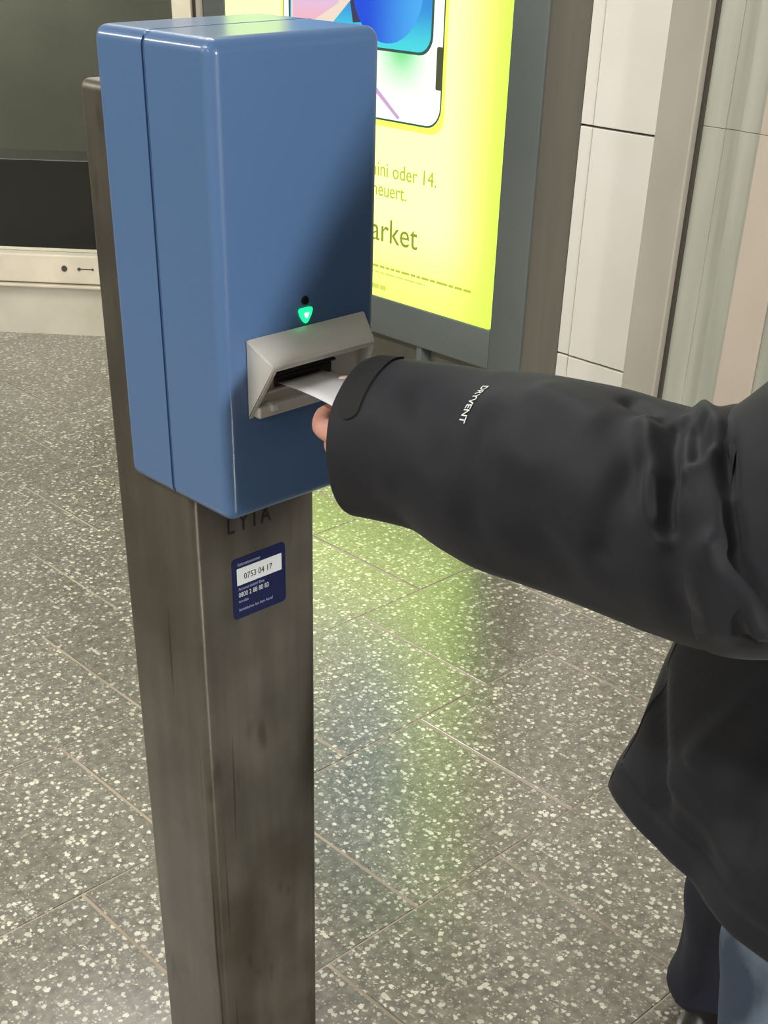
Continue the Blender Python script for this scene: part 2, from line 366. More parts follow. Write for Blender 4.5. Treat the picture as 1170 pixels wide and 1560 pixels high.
box('groove_strip', (.031, .03, .0), (.045, .1, CEIL), M['groove'], win, mw=FM)
box('slim_mullion', (.006, .005, .0), (.030, .1, CEIL), M['steel_col'], win, .003, mw=FM)
box('mullion', (2.6, -.0, .0), (2.67, .1, CEIL), M['cream'], win, .004, mw=FM)
box('back_panel', (.0, .50, .0), (6.2, .53, CEIL), M['inside'], win, mw=FM)
box('low_reflection_block', (.0, .30, .0), (6.2, .499, .555), M['inside_low'], win, .004, mw=FM)  # dark block standing in for the dark reflection low in the glass
box('added_shop_lamp', (.4, .15, CEIL-.06), (4.0, .25, CEIL-.001), M['lampw'], win, .004, mw=FM)  # unseen fixture for the added shop light
for sx, wdt in ((.505, .010), (.455, .007), (.56, .018)):     # keyholes and a scratched mark in the ledge
    bm = bmesh.new(); bmesh.ops.create_cone(bm, cap_ends=True, segments=14, radius1=wdt*.6, radius2=wdt*.6, depth=.004, matrix=FM @ Matrix.Translation((sx, -.001, .246)) @ Matrix.Rotation(PI/2, 4, 'X'))
    me = bpy.data.meshes.new('ledge_bolt'); bm.to_mesh(me); bm.free(); link('ledge_bolt', me, M['groove'], win)
box('latch_slot', (.458, -.001, .2445), (.503, .002, .2475), M['groove'], win, mw=FM)

# ------------------------------------------------------------------ light box with poster
lb = empty('advertising_light_box', (XW, 3.0, 0))
tag(lb, 'tall backlit advertising light box glowing yellow in a dark slate frame behind the blue machine', 'light box')
Z0, Z1 = .232, 2.32; Y0, Y1 = 2.285, 3.722; p0, p1, q0, q1 = 2.402, 3.598, .345, 2.10
fx = XW - .010
for nm, lo, hi in (('frame_bar', (fx, Y0, Z0), (XW+.12, p0, Z1)), ('frame_bar', (fx, p1, Z0), (XW+.12, Y1-.012, Z1)), ('frame_bar', (fx, p0, Z0), (XW+.12, p1, q0)), ('frame_bar', (fx, p0, q1), (XW+.12, p1, Z1))):
    shade_auto(box(nm, lo, hi, M['slate'], lb, .003))
box('base_plinth', (XW+.04, Y0+.01, 0), (XW+.12, Y1-.05, Z0-.002), M['taupe'], lb)
for yb in (2.69, 2.40, 3.1, 3.5): box('support_foot', (XW-.005, yb-.010, .0), (XW+.05, yb+.010, Z0-.001), M['slate'], lb, .002)
pf = lambda a, b, d: Vector((XW-.004-d, a, b))
poster = extrude_poly('poster', rrect(p0+.001, q0+.001, p1-.001, q1-.001, .012), lambda a, b, d: Vector((XW+.002-d, a, b)), .008, M['poster'], lb)
def print_(nm, pts, m, lay): return extrude_poly(nm, pts, lambda a, b, d: Vector((XW-.0062-.0006*lay-d, a, b)), .0004, m, poster)
print_('picture_shadow', rrect(2.628, .83, 3.32, 2.03, .05), M['shade'], 0)
print_('white_telephone_edge', rrect(2.640, .846, 3.312, 2.0, .055), M['outline'], 1)
print_('white_telephone', rrect(2.644, .851, 3.308, 1.996, .052), M['white_phone'], 2)
print_('side_slot', rrect(2.640, .945, 2.664, 1.05, .005), M['notch'], 3)
print_('violet_streak', [(2.905, .985), (2.90, .93), (2.80, .86), (2.81, .855), (2.90, .915)], M['violet'], 3)
print_('blue_telephone_edge', rrect(2.680, 1.024, 3.285, 2.06, .05), M['outline'], 4)
print_('blue_telephone', rrect(2.688, 1.031, 3.277, 2.055, .046), M['cyan'], 5)
print_('wedge', [(2.86, 1.10), (3.0, 1.085), (3.05, 1.30), (2.9, 1.3)], M['darkwedge'], 6)
disc = [(2.862 + .142*math.cos(k/40*2*PI), 1.185 + .142*math.sin(k/40*2*PI)) for k in range(40)]
print_('blue_disc', disc, M['disc'], 7)
print_('cream_petal', [(3.13, 1.045), (2.985, 1.16), (2.95, 1.4), (3.27, 1.4), (3.27, 1.06), (3.24, 1.04)], M['creamlit'], 8)
print_('pink_petal', [(3.235, 1.05), (3.06, 1.13), (3.05, 1.4), (3.262, 1.4), (3.262, 1.07)], M['pink'], 9)
TB = lambda y, z: basis((XW-.0066, y, z), (0, -1, 0), (0, 0, 1), (-1, 0, 0))
text('lettering', 'mini oder 14.', .058, TB(2.643, .695), M['textlit'], poster, 'RIGHT', shx=.92)
text('lettering', 'erneuert.', .058, TB(2.763, .640), M['textlit'], poster, 'RIGHT', shx=.88)
text('lettering', 'market', .098, TB(2.712, .512), M['textdark'], poster, 'RIGHT', shx=.97)
for (ya, yb, z, h, m) in ((3.45, 2.487, .4335, .007, 'textlit'), (3.45, 2.672, .4165, .005, 'fine'), (3.45, 2.84, .3685, .014, 'fine')):
    y = ya; vs = []; fs = []
    while y > yb:
        l = random.uniform(.015, .045); l = min(l, y-yb)
        n = len(vs); vs += [(XW-.0068, y, z), (XW-.0068, y-l, z), (XW-.0068, y-l, z+h), (XW-.0068, y, z+h)]; fs.append((n, n+1, n+2, n+3)); y -= l + .005
    pydata('fine_print', vs, fs, M[m], poster)

# ------------------------------------------------------------------ ceiling luminaires (give the light)
for i, (x, y, rz, L, W) in enumerate(LAMPS):
    mw = Matrix.Translation((x, y, CEIL)) @ Matrix.Rotation(rz, 4, 'Z')
    e = empty('ceiling_light', (x, y, CEIL))
    wh = ['over the left rear of the hall', 'left of the blue ticket machine', 'far left before the shop front', 'between ticket machine and light box', 'furthest left in the hall'][i]
    tag(e, 'white fluorescent ceiling light ' + wh, 'ceiling light', 'fluorescent lights on the ceiling')
    box('housing', (-.10, -L/2-.03, -.055), (.10, L/2+.03, -.0), M['lampw'], e, .006, mw=mw)
    box('diffuser', (-.075, -L/2, -.075), (.075, L/2, -.056), M['tube'], e, .004, mw=mw)

wl = empty('wall_light', (1.02, -7.2, 2.36))
tag(wl, 'upright white light box lamp on the far wall behind the viewer', 'wall light')
box('housing', (.83, -7.199, 1.84), (1.21, -7.10, 2.88), M['lampw'], wl, .008)
box('diffuser', (.85, -7.099, 1.86), (1.19, -7.075, 2.86), M['tube'], wl, .004)

# ------------------------------------------------------------------ the ticket validator
tv = empty('ticket_validator', (.737, 1.01, 0))
tag(tv, 'blue ticket validator box with green lamp and silver slot on a worn steel post', 'ticket machine')
XB, XR, YF, YS, YB, ZB, ZT = .6451, .8289, .8661, .9543, 1.030, .9185, 1.3195
def half(name, y0, y1, outer):
    bm = bmesh.new(); bmesh.ops.create_cube(bm, size=1)
    lo = (XB, y0, ZB); hi = (XR, y1, ZT)
    for v in bm.verts: v.co = Vector([lo[i] + (v.co[i]+.5)*(hi[i]-lo[i]) for i in range(3)])
    es = [e for e in bm.edges if abs(e.verts[0].co.y-e.verts[1].co.y) > .01 or all(abs(v.co.y-outer) < 1e-4 for v in e.verts)]
    bmesh.ops.bevel(bm, geom=es, offset=.0115, segments=7, affect='EDGES', profile=.5)
    sh = [e for e in bm.edges if all(abs(v.co.y-(y0+y1-outer)) < 1e-4 for v in e.verts)]
    bmesh.ops.bevel(bm, geom=sh, offset=.0016, segments=2, affect='EDGES')
    me = bpy.data.meshes.new(name); bm.to_mesh(me); bm.free()
    return weighted(shade_auto(link(name, me, M['blue'], tv), 35))
cover = half('front_cover', YF, YS-.0006, YF)
half('rear_housing', YS+.0006, YB, YB)
shade_auto(box('seam_gasket', (XB+.0028, YS-.003, ZB+.002), (XR-.0028, YS+.003, ZT-.0003), M['blue'], tv, .0028, 4))
post = weighted(shade_auto(box('post', (.6560, .944, .012), (.8190, 1.0775, 1.2735), M['post'], tv, .009, 5), 50))
base = box('base_plate', (.640, .928, 0), (.835, 1.094, .012), M['post'], tv, .002)
for sx in (.648, .827):
    for sy in (.936, 1.086):
        bm = bmesh.new(); bmesh.ops.create_cone(bm, cap_ends=True, segments=6, radius1=.005, radius2=.005, depth=.006, matrix=Matrix.Translation((sx, sy, .016)))
        me = bpy.data.meshes.new('bolt'); bm.to_mesh(me); bm.free(); link('bolt', me, M['silver'], base)
# slot bezel: a wedge with two cheeks, a sloping hood and a recessed mouth
XL, XRt = .671, .8120
reader = box('slot_bezel', (XL+.004, YF-.0016, 1.0165), (XRt-.004, YF-.0002, 1.0845), M['silver'], tv)
def cheek(x0, x1, xl0, xl1):
    prof = [(YF, 1.0865), (.8372, 1.0692), (.8358, 1.0655), (.8372, 1.0625), (YF-.0008, 1.0152), (YF, 1.0149)]
    vs = [(x0 + (xl0-x0)*(YF-y)/.03, y, z) for y, z in prof] + [(x1 + (xl1-x1)*(YF-y)/.03, y, z) for y, z in prof]
    n = 6; fs = [list(range(n)), list(range(2*n-1, n-1, -1))] + [[i, (i+1) % n, n+(i+1) % n, n+i] for i in range(n)]
    o = pydata('cheek', vs, fs, M['silver'], reader)
    bm = bmesh.new(); bm.from_mesh(o.data); bmesh.ops.bevel(bm, geom=bm.edges[:], offset=.0010, segments=2, affect='EDGES'); bm.to_mesh(o.data); bm.free(); shade_auto(o)
cheek(XL, XL+.006, .6765, .6825); cheek(XRt-.006, XRt, .7925, .7985)
prof = [(YF, 1.0868), (.8372, 1.0695), (.8358, 1.0662), (.8370, 1.0630), (.842, 1.0630), (YF, 1.0745)]
vs = []
for x0, xl in ((XL+.0005, .677), (XRt-.0005, .798)): vs += [(x0 + (xl-x0)*(YF-y)/.03, y, z) for y, z in prof]
o = pydata('hood', vs, [list(range(6)), list(range(11, 5, -1))] + [[i, (i+1) % 6, 6+(i+1) % 6, 6+i] for i in range(6)], M['silver'], reader)
bm = bmesh.new(); bm.from_mesh(o.data); bmesh.ops.bevel(bm, geom=bm.edges[:], offset=.0011, segments=3, affect='EDGES'); bm.to_mesh(o.data); bm.free(); shade_auto(o)
box('mouth_floor', (XL+.005, .8555, 1.0160), (XRt-.005, YF-.001, 1.0265), M['silver'], reader, .002)
box('slot', (.700, YF-.004, 1.0390), (.768, YF-.0012, 1.0485), M['dark'], reader, .001)
box('slot_rim', (.697, YF-.006, 1.0495), (.772, YF-.0012, 1.0520), M['dark'], reader, .001)
box('slot_rim', (.690, YF-.0065, 1.0355), (.772, YF-.0012, 1.0382), M['silver'], reader, .001)
box('white_marker', (.6885, .8520, 1.0215), (.6955, YF-.002, 1.0275), M['sticker_white'], reader, .001)  # small white marker beside the slot
# lamp and sensor
lp = [(-.0, -.0072), (.0025, -.0058), (.006, -.0008), (.0078, .0035), (.0076, .0060), (.005, .0068), (0, .0066), (-.005, .0068), (-.0076, .0060), (-.0078, .0035), (-.006, -.0008), (-.0025, -.0058)]
lamp = extrude_poly('signal_lamp', [(a+.7394, b+1.0955) for a, b in lp], lambda a, b, d: Vector((a, YF+.0005-d, b)), .0028, M['green'], tv, .0006)
extrude_poly('lamp_core', [(a*.36+.7394, b*.36+1.0958) for a, b in lp], lambda a, b, d: Vector((a, YF-.0022-d, b)), .0006, M['greencore'], lamp)
bm = bmesh.new(); bmesh.ops.create_cone(bm, cap_ends=True, segments=20, radius1=.0044, radius2=.0036, depth=.003, matrix=Matrix.Translation((.7392, YF-.0002, 1.1085)) @ Matrix.Rotation(PI/2, 4, 'X'))
me = bpy.data.meshes.new('sensor_eye'); bm.to_mesh(me); bm.free(); link('sensor_eye', me, M['black'], tv)
# sticker and stencilled letters on the post
st = extrude_poly('sticker', rrect(.7025, .7625, .7745, .8335, .005), lambda a, b, d: Vector((a, .9440-d, b)), .0006, M['navy'], tv)
st['label'] = 'navy sticker with white number band'
extrude_poly('number_band', rrect(.7085, .8020, .7690, .8215, .0006), lambda a, b, d: Vector((a, .9434-d, b)), .0003, M['sticker_white'], st)
SB = lambda x, z: basis((x, .9429, z), (1, 0, 0), (0, 0, 1), (0, -1, 0))
text('lettering', '0753 04 17', .0098, SB(.7175, .8075), M['ink'], st, ext=.0001, shx=.86)
text('lettering', 'Automat defekt? Bitte', .0048, SB(.7095, .7960), M['sticker_grey'], st, ext=.0001, shx=.82)
text('lettering', '0800 2 88 80 83', .0078, SB(.7095, .7880), M['sticker_white'], st, ext=.0001, shx=.80)
text('lettering', 'anrufen', .0048, SB(.7095, .7815), M['sticker_grey'], st, ext=.0001, shx=.9)
text('lettering', 'Automatennummer', .0055, SB(.7095, .8245), M['sticker_grey'], st, ext=.0001, shx=.7)
text('lettering', 'bereithalten bei dem Anruf', .0050, SB(.7095, .7715), M['sticker_grey'], st, ext=.0001, shx=.84)
text('stencil_lettering', 'L Y I A', .026, SB(.6985, .8635), M['ink'], tv, ext=.0001, shx=.78)

# ------------------------------------------------------------------ ticket
vs = []; nu, nv = 10, 4
for i in range(nu+1):
    for j in range(nv+1):
        u = i/nu; v = j/nv
        x = .7035 + v*.0535; y = .8625 - u*(.0835 - .005*v); z = 1.0425 + .0016*math.sin(u*2.6) - .0035*u*u + .0015*v*u
        vs.append((x, y, z))
n1 = len(vs); vs += [(x, y, z-.0003) for x, y, z in vs]
fs = []
for i in range(nu):
    for j in range(nv):
        a = i*(nv+1)+j; fs += [[a, a+1, a+nv+2, a+nv+1], [n1+a, n1+a+nv+1, n1+a+nv+2, n1+a+1]]
for i in range(nu):
    a = i*(nv+1); fs.append([a, a+nv+1, n1+a+nv+1, n1+a]); a += nv; fs.append([a, n1+a, n1+a+nv+1, a+nv+1])
for j in range(nv):
    a = j; fs.append([a, n1+a, n1+a+1, a+1]); a = nu*(nv+1)+j; fs.append([a, a+1, n1+a+1, n1+a])
tk = pydata('ticket', vs, fs, M['paper'], None, True)
tag(tk, 'small white paper ticket held half way in the silver slot', 'ticket')

# ------------------------------------------------------------------ person
per = empty('person', (1.08, .42, 0))
tag(per, 'person in black jacket and blue jeans reaching to push a ticket into the blue machine', 'person')
def cr(P, t):
    n = len(P)-1; i = min(int(t), n-1); k = t-i
    p = [P[max(0, i-1)], P[i], P[i+1], P[min(n, i+2)]]
    return tuple(.5*((2*p[1][j]) + (-p[0][j]+p[2][j])*k + (2*p[0][j]-5*p[1][j]+4*p[2][j]-p[3][j])*k*k + (-p[0][j]+3*p[1][j]-3*p[2][j]+p[3][j])*k**3) for j in range(len(p[1])))
def seg_dist(p, a, b):
    ab = b-a; t = max(0, min(1, (p-a).dot(ab)/ab.length_squared)); return (p-a-ab*t).length, t
def tube(stations, ns, nt, up=Vector((0, 0, 1)), squash=None):
    """rings along a Catmull-Rom axis (x,y,z,r): returns rings of (point, outward)"""
    n = len(stations)-1; C = [cr(stations, i/ns*n) for i in range(ns+1)]
    rings = []; prev = None
    for i, c in enumerate(C):
        a = Vector(C[max(0, i-1)][:3]); b = Vector(C[min(ns, i+1)][:3]); T_ = (b-a).normalized()
        if prev is None: e1 = (up - T_*up.dot(T_)).normalized()
        else: e1 = (prev - T_*prev.dot(T_)).normalized()
        prev = e1; e2 = T_.cross(e1); ring = []
        for k in range(nt):
            th = 2*PI*k/nt; o = e1*math.cos(th)+e2*math.sin(th); ring.append((Vector(c[:3])+o*c[3], o, th))
        rings.append(ring)
    return rings
def ring_mesh(name, rings, m, parent, close=True, smooth=True, caps=(False, False)):
    nt = len(rings[0]); vs = [p for r in rings for p in r]; fs = []
    for i in range(len(rings)-1):
        for k in range(nt): a = i*nt+k; b = i*nt+(k+1) % nt; fs.append([a, b, b+nt, a+nt])
    if caps[0]: fs.append(list(range(nt)))
    if caps[1]: fs.append([len(vs)-nt+k for k in range(nt)])
    return pydata(name, vs, fs, m, parent, smooth)

# --- the body: skeleton grown by Skin modifier, head and hands added, remeshed into one surface
def skin_obj(chains, sub=2):
    bm = bmesh.new(); sk = bm.verts.layers.skin.verify(); nodes = {}
    for ch in chains:
        last = None
        for key, p, r in ch:
            if key not in nodes:
                v = bm.verts.new(p); v[sk].radius = (r, r); nodes[key] = v
            v = nodes[key]
            if last is not None: bm.edges.new((last, v))
            last = v
    bm.verts.index_update(); bm.verts.ensure_lookup_table(); bm.verts[0][sk].use_root = True
    me = bpy.data.meshes.new('sk'); bm.to_mesh(me); bm.free()
    o = bpy.data.objects.new('sk', me); COL.objects.link(o)
    s = o.modifiers.new('s', 'SKIN'); s.use_smooth_shade = True
    d = o.modifiers.new('d', 'SUBSURF'); d.levels = sub; d.render_levels = sub
    dg = bpy.context.evaluated_depsgraph_get(); me2 = bpy.data.meshes.new_from_object(o.evaluated_get(dg)); bpy.data.objects.remove(o)
    return me2
FWD = Vector((-.6, .8, 0)); LFT = Vector((-.8, -.6, 0))
def ellip(c, rx, ry, rz, mw=None, seg=24):
    bm = bmesh.new(); bmesh.ops.create_uvsphere(bm, u_segments=seg, v_segments=seg//2, radius=1)
    for v in bm.verts:
        q = Vector((v.co.x*rx, v.co.y*ry, v.co.z*rz)) + Vector(c); v.co = mw @ q if mw else q
    me = bpy.data.meshes.new('e'); bm.to_mesh(me); bm.free(); return me
pieces = []
J = dict(pel=((1.09, .385, .86), .125), abd=((1.08, .365, 1.0), .115), che=((1.07, .35, 1.20), .13), nb=((1.06, .355, 1.36), .07), nk=((1.045, .375, 1.43), .052), hd=((1.035, .39, 1.50), .055),
         ls=((.950, .25, 1.305), .055), le=((.775, .40, 1.04), .042), lw=((.7125, .700, 1.012), .026),
         rs=((1.19, .46, 1.305), .055), re=((1.26, .50, .98), .042), rw=((1.27, .62, .80), .027),
         lh=((1.03, .33, .80), .088), lkn=((1.045, .405, .45), .056), la=((1.105, .385, .09), .038),
         rh=((1.15, .44, .80), .088), rkn=((1.225, .55, .45), .056), ra=((1.315, .60, .09), .038))
def nd_(k): return (k, Vector(J[k][0]), J[k][1])
pieces.append(skin_obj([[nd_(k) for k in ('pel', 'abd', 'che', 'nb', 'nk', 'hd')], [nd_(k) for k in ('che', 'ls', 'le', 'lw')], [nd_(k) for k in ('che', 'rs', 're', 'rw')], [nd_(k) for k in ('pel', 'lh', 'lkn', 'la')], [nd_(k) for k in ('pel', 'rh', 'rkn', 'ra')]]))
V = Vector
def chain(pts): return skin_obj([[(i, V(p), r) for i, (p, r) in enumerate(pts)]])
# left hand: palm and five fingers closed on the ticket
pieces.append(chain([((0.7210, 0.6920, 1.0100), .026), ((0.7145, 0.7190, 1.0080), .029), ((0.7075, 0.7450, 1.0040), .027), ((0.7015, 0.7610, 1.0000), .020)]))
pieces.append(chain([((0.7115, 0.7320, 1.0160), .013), ((0.6895, 0.7695, 1.0245), .0118), ((0.6965, 0.7965, 1.0215), .0098), ((0.7130, 0.8110, 1.0255), .0088), ((0.7270, 0.8055, 1.0295), .0074)]))
pieces.append(chain([((0.7115, 0.7320, 1.0040), .013), ((0.7005, 0.7695, 1.0040), .0115), ((0.7095, 0.7970, 1.0015), .0098), ((0.7220, 0.8050, 1.0045), .0088), ((0.7315, 0.7900, 1.0105), .0076)]))
pieces.append(chain([((0.7125, 0.7290, 0.9940), .012), ((0.7030, 0.7600, 0.9855), .0108), ((0.7135, 0.7830, 0.9830), .0092), ((0.7260, 0.7880, 0.9880), .0084), ((0.7315, 0.7750, 0.9950), .0074)]))
pieces.append(chain([((0.7145, 0.7250, 0.9860), .011), ((0.7010, 0.7540, 0.9690), .0095), ((0.7135, 0.7740, 0.9680), .0082), ((0.7270, 0.7710, 0.9740), .0074), ((0.7305, 0.7600, 0.9810), .0066)]))
pieces.append(chain([((0.7205, 0.7190, 1.0220), .014), ((0.7245, 0.7490, 1.0440), .0125), ((0.7290, 0.7790, 1.0535), .0102), ((0.7310, 0.8020, 1.0485), .0082)]))
# right hand, hanging relaxed
rwp = V(J['rw'][0]); hd_ = V((-.05, .25, -1)).normalized()
pieces.append(chain([(rwp, .026), (rwp+hd_*.035, .029), (rwp+hd_*.07, .028), (rwp+hd_*.085, .022)]))
for k, (off, ln) in enumerate(((-.028, .068), (-.010, .076), (.009, .071), (.026, .056))):
    b = rwp + hd_*.07 + FWD*(-off); cu = V((-.2, .1, 0))
    pieces.append(chain([(b-hd_*.02, .012), (b+hd_*.02, .0098), (b+hd_*(.02+ln*.45)+cu*.02, .0088), (b+hd_*(.02+ln*.9)+cu*.09, .0072)]))
b = rwp + hd_*.02 + FWD*.025
pieces.append(chain([(rwp+hd_*.03+FWD*.01, .014), (b+hd_*.025+FWD*.018, .0115), (b+hd_*.055+FWD*.026, .0098), (b+hd_*.078+FWD*.024, .008)]))
# feet
for an, toe in (((1.105, .385), V((-.62, .78, 0))), ((1.315, .60), V((-.90, -.42, 0)))):
    a = V((an[0], an[1], 0)); toe = toe.normalized()
    pieces.append(chain([(a+V((0, 0, .09)), .03), (a-toe*.02+V((0, 0, .05)), .026), (a+toe*.06+V((0, 0, .042)), .022), (a+toe*.12+V((0, 0, .038)), .016)]))
# head
HZ = V((1.02, .42, 1.545)); look = V((-.55, .75, -.36)).normalized(); sid = look.cross(V((0, 0, 1))).normalized(); upv = sid.cross(look).normalized()
HM = basis(HZ, sid, look, upv)      # x = right ear, y = face, z = crown
E_ = lambda c, a, b_, c_: pieces.append(ellip(c, a, b_, c_, HM))
E_((0, -.012, .030), .074, .092, .082); E_((0, .022, -.022), .058, .066, .082); E_((0, .052, -.080), .026, .026, .022); E_((0, .0, -.035), .052, .065, .06)
E_((0, .082, .022), .048, .012, .010); E_((0, .094, -.018), .010, .012, .024); E_((0, .104, -.034), .012, .013, .010)
E_((.010, .098, -.038), .007, .008, .006); E_((-.010, .098, -.038), .007, .008, .006)
E_((0, .086, -.0575), .022, .008, .0055); E_((0, .084, -.067), .019, .008, .006)
for s in (-1, 1): E_((s*.074, -.008, -.012), .009, .020, .031); E_((s*.038, .070, -.014), .020, .018, .016); E_((s*.032, .074, .011), .017, .013, .007)
bm = bmesh.new()
for me_ in pieces: bm.from_mesh(me_)
me = bpy.data.meshes.new('body'); bm.to_mesh(me); bm.free()
body = link('body', me, None, per)
def remesh(o, vox, it=0, fac=.5):
    r = o.modifiers.new('r', 'REMESH'); r.mode = 'VOXEL'; r.voxel_size = vox; r.use_smooth_shade = True
    if it: s = o.modifiers.new('s', 'SMOOTH'); s.factor = fac; s.iterations = it
    dg = bpy.context.evaluated_depsgraph_get(); me2 = bpy.data.meshes.new_from_object(o.evaluated_get(dg))
    o.modifiers.clear(); o.data = me2
    for p in me2.polygons: p.use_smooth = True
remesh(body, .0032, 2)
body.data.materials.clear(); body.data.materials.append(M['skin'])
# nails
def nail(c, x, y, z): 
    me = ellip((0, 0, 0), .0052, .0068, .0012, basis(c, x, y, z), 14); link('nail', me, M['nail'], body, True)
nail(V((.7313, .8035, 1.0562)), V((1, 0, 0)), V((.05, .97, -.22)).normalized(), V((0, .22, .97)).normalized())
# eyes and hair
for s in (-1, 1):
    link('eye', ellip((s*.032, .0755, .000), .0115, .0115, .0095, HM), M['eye'], body, True)
    link('iris', ellip((s*.032, .0835, .000), .0055, .0042, .0055, HM, 16), M['iris'], body, True)
    link('eyebrow', ellip((s*.034, .0905, .026), .019, .006, .004, HM, 14), M['hair'], body, True)
bm = bmesh.new()
for c, a, b_, c_ in (((0, -.022, .045), .084, .092, .080), ((0, -.055, .0), .076, .060, .085), ((.066, -.02, .02), .018, .045, .05), ((-.066, -.02, .02), .018, .045, .05), ((0, .045, .088), .055, .035, .025)):
    bm.from_mesh(ellip(c, a, b_, c_, HM))
me = bpy.data.meshes.new('hair'); bm.to_mesh(me); bm.free(); hair = link('hair', me, None, per); remesh(hair, .005, 3)
for v in hair.data.vertices: v.co += v.normal * (.004*noise.noise(v.co*70))
hair.data.materials.clear(); hair.data.materials.append(M['hair'])

# --- jacket body (closed plan curves stacked in z)
RG = {
 .640: [(.911, .585), (.857, .462), (.815, .335), (.870, .175), (1.03, .095), (1.20, .135), (1.32, .27), (1.345, .44), (1.26, .575), (1.08, .625)],
 .720: [(.908, .562), (.852, .440), (.826, .325), (.885, .180), (1.04, .110), (1.195, .150), (1.305, .28), (1.325, .43), (1.24, .555), (1.07, .605)],
 .850: [(.897, .528), (.850, .410), (.848, .305), (.915, .190), (1.05, .130), (1.18, .170), (1.275, .29), (1.29, .42), (1.205, .53), (1.05, .575)],
 1.00: [(.905, .490), (.870, .390), (.872, .295), (.935, .195), (1.05, .145), (1.165, .180), (1.25, .29), (1.26, .41), (1.18, .50), (1.04, .535)],
 1.18: [(.925, .455), (.890, .370), (.885, .270), (.945, .190), (1.06, .155), (1.165, .195), (1.245, .30), (1.26, .41), (1.185, .485), (1.05, .51)],
 1.325: [(.955, .430), (.915, .355), (.905, .265), (.965, .200), (1.065, .185), (1.155, .235), (1.22, .33), (1.235, .42), (1.175, .465), (1.06, .48)],
 1.39: [(1.00, .420), (.97, .370), (.97, .315), (1.01, .275), (1.07, .265), (1.13, .295), (1.155, .35), (1.15, .41), (1.115, .440), (1.06, .45)],
 1.425: [(1.005, .43), (.985, .385), (.99, .335), (1.02, .300), (1.07, .290), (1.115, .315), (1.135, .36), (1.13, .41), (1.10, .440), (1.05, .455)],
 1.47: [(.995, .44), (.975, .390), (.98, .340), (1.015, .305), (1.065, .295), (1.11, .320), (1.13, .365), (1.125, .415), (1.09, .450), (1.04, .465)]}
zk = sorted(RG); NT = 150
def plan(z):
    i = max(0, min(len(zk)-2, next((k for k in range(len(zk)-1) if zk[k] <= z <= zk[k+1]), 0)))
    t = i + (z-zk[i])/(zk[i+1]-zk[i])
    return [cr([RG[q][k] for q in zk], t) for k in range(10)]
def closed(P, n):
    out = []; m = len(P)
    for i in range(n):
        t = i/n*m; a = int(t); k = t-a; q = [P[(a+j-1) % m] for j in range(4)]
        sh = .55 if a in (0, m-1) else 1.0     # tighter corner at the zip edge
        c = tuple(.5*((2*q[1][j]) + (-q[0][j]+q[2][j])*k + (2*q[0][j]-5*q[1][j]+4*q[2][j]-q[3][j])*k*k + (-q[0][j]+3*q[1][j]-3*q[2][j]+q[3][j])*k**3) for j in (0, 1))
        l = tuple(q[1][j]*(1-k)+q[2][j]*k for j in (0, 1))
        out.append(V((c[0]*sh+l[0]*(1-sh), c[1]*sh+l[1]*(1-sh), 0)))
    return out
rings = []
NZ = 150
cen = V((1.07, .36, 0))
def tdisp(p, z, o):
    d = .007*noise.noise(V((p.x*9, p.y*9, z*4.5))) + .004*noise.noise(V((p.x*22+3, p.y*22, z*9)))
    if z < .672: d += .0028*min(1, (.672-z)/.003)
    d -= .0022*math.exp(-((z-.674)/.0025)**2)
    for a, b, wd, am in TF:
        q = V((p.x, p.y, z)); dd, _ = seg_dist(q, a, b); d += am*math.exp(-(dd/wd)**2)
    return d
TF = [(V((.84, .43, .86)), V((.86, .47, .76)), .012, .010), (V((.845, .38, .84)), V((.835, .40, .74)), .022, -.014), (V((.90, .55, .80)), V((.87, .50, .69)), .014, -.008), (V((.83, .40, .70)), V((.87, .49, .72)), .014, .006), (V((.825, .36, .73)), V((.83, .30, .76)), .02, .006)]
for iz in range(NZ+1):
    z = .640 + (1.47-.640)*iz/NZ
    r = []
    for p in closed(plan(z), NT):
        o = (p-cen).normalized(); r.append(V((p.x, p.y, z)) + o*tdisp(p, z, o))
    rings.append(r)
inn = lambda r, k, dz: [p + (V((cen.x, cen.y, p.z))-p).normalized()*k + V((0, 0, dz)) for p in r]
low = [inn(rings[4], .012, .0), inn(rings[2], .010, .0), inn(rings[0], .006, .001), inn(rings[0], .003, -.002)]
top = [inn(rings[-1], .004, .002), inn(rings[-1], .008, -.002), inn(rings[-5], .010, 0)]
jacket = ring_mesh('jacket', low + rings + top, M['jacket'], per)
jt = BVHTree.FromPolygons([v.co for v in jacket.data.vertices], [p.vertices[:] for p in jacket.data.polygons])
# zip along the open corner
zr = []
for iz in range(2, NZ-4, 2):
    p = rings[iz][0]; o = (V((p.x, p.y, 0))-cen).normalized(); t_ = V((-o.y, o.x, 0))
    c = p - o*.001
    zr.append([c + o*.0015*math.cos(a) + t_*.0025*math.sin(a) for a in [k/8*2*PI for k in range(8)]])
ring_mesh('zip', zr, M['lining'], jacket, caps=(True, True))

# unseen hood folded behind the neck, added to enlarge the person's shadow
hs = []
for k in range(9):
    an_ = math.radians(-20 - 210*k/8) + math.atan2(.8, -.6) - math.radians(55)
    hs.append((1.062 + .098*math.cos(an_), .345 + .098*math.sin(an_), 1.425 - .012*abs(k-4), .030 + .020*math.sin(k/8*PI)))
hr = tube(hs, 60, 40)
ring_mesh('hood', [[p + o*.005*noise.noise(p*18) for p, o, th in r] for r in hr], M['jacket'], jacket, caps=(True, True))

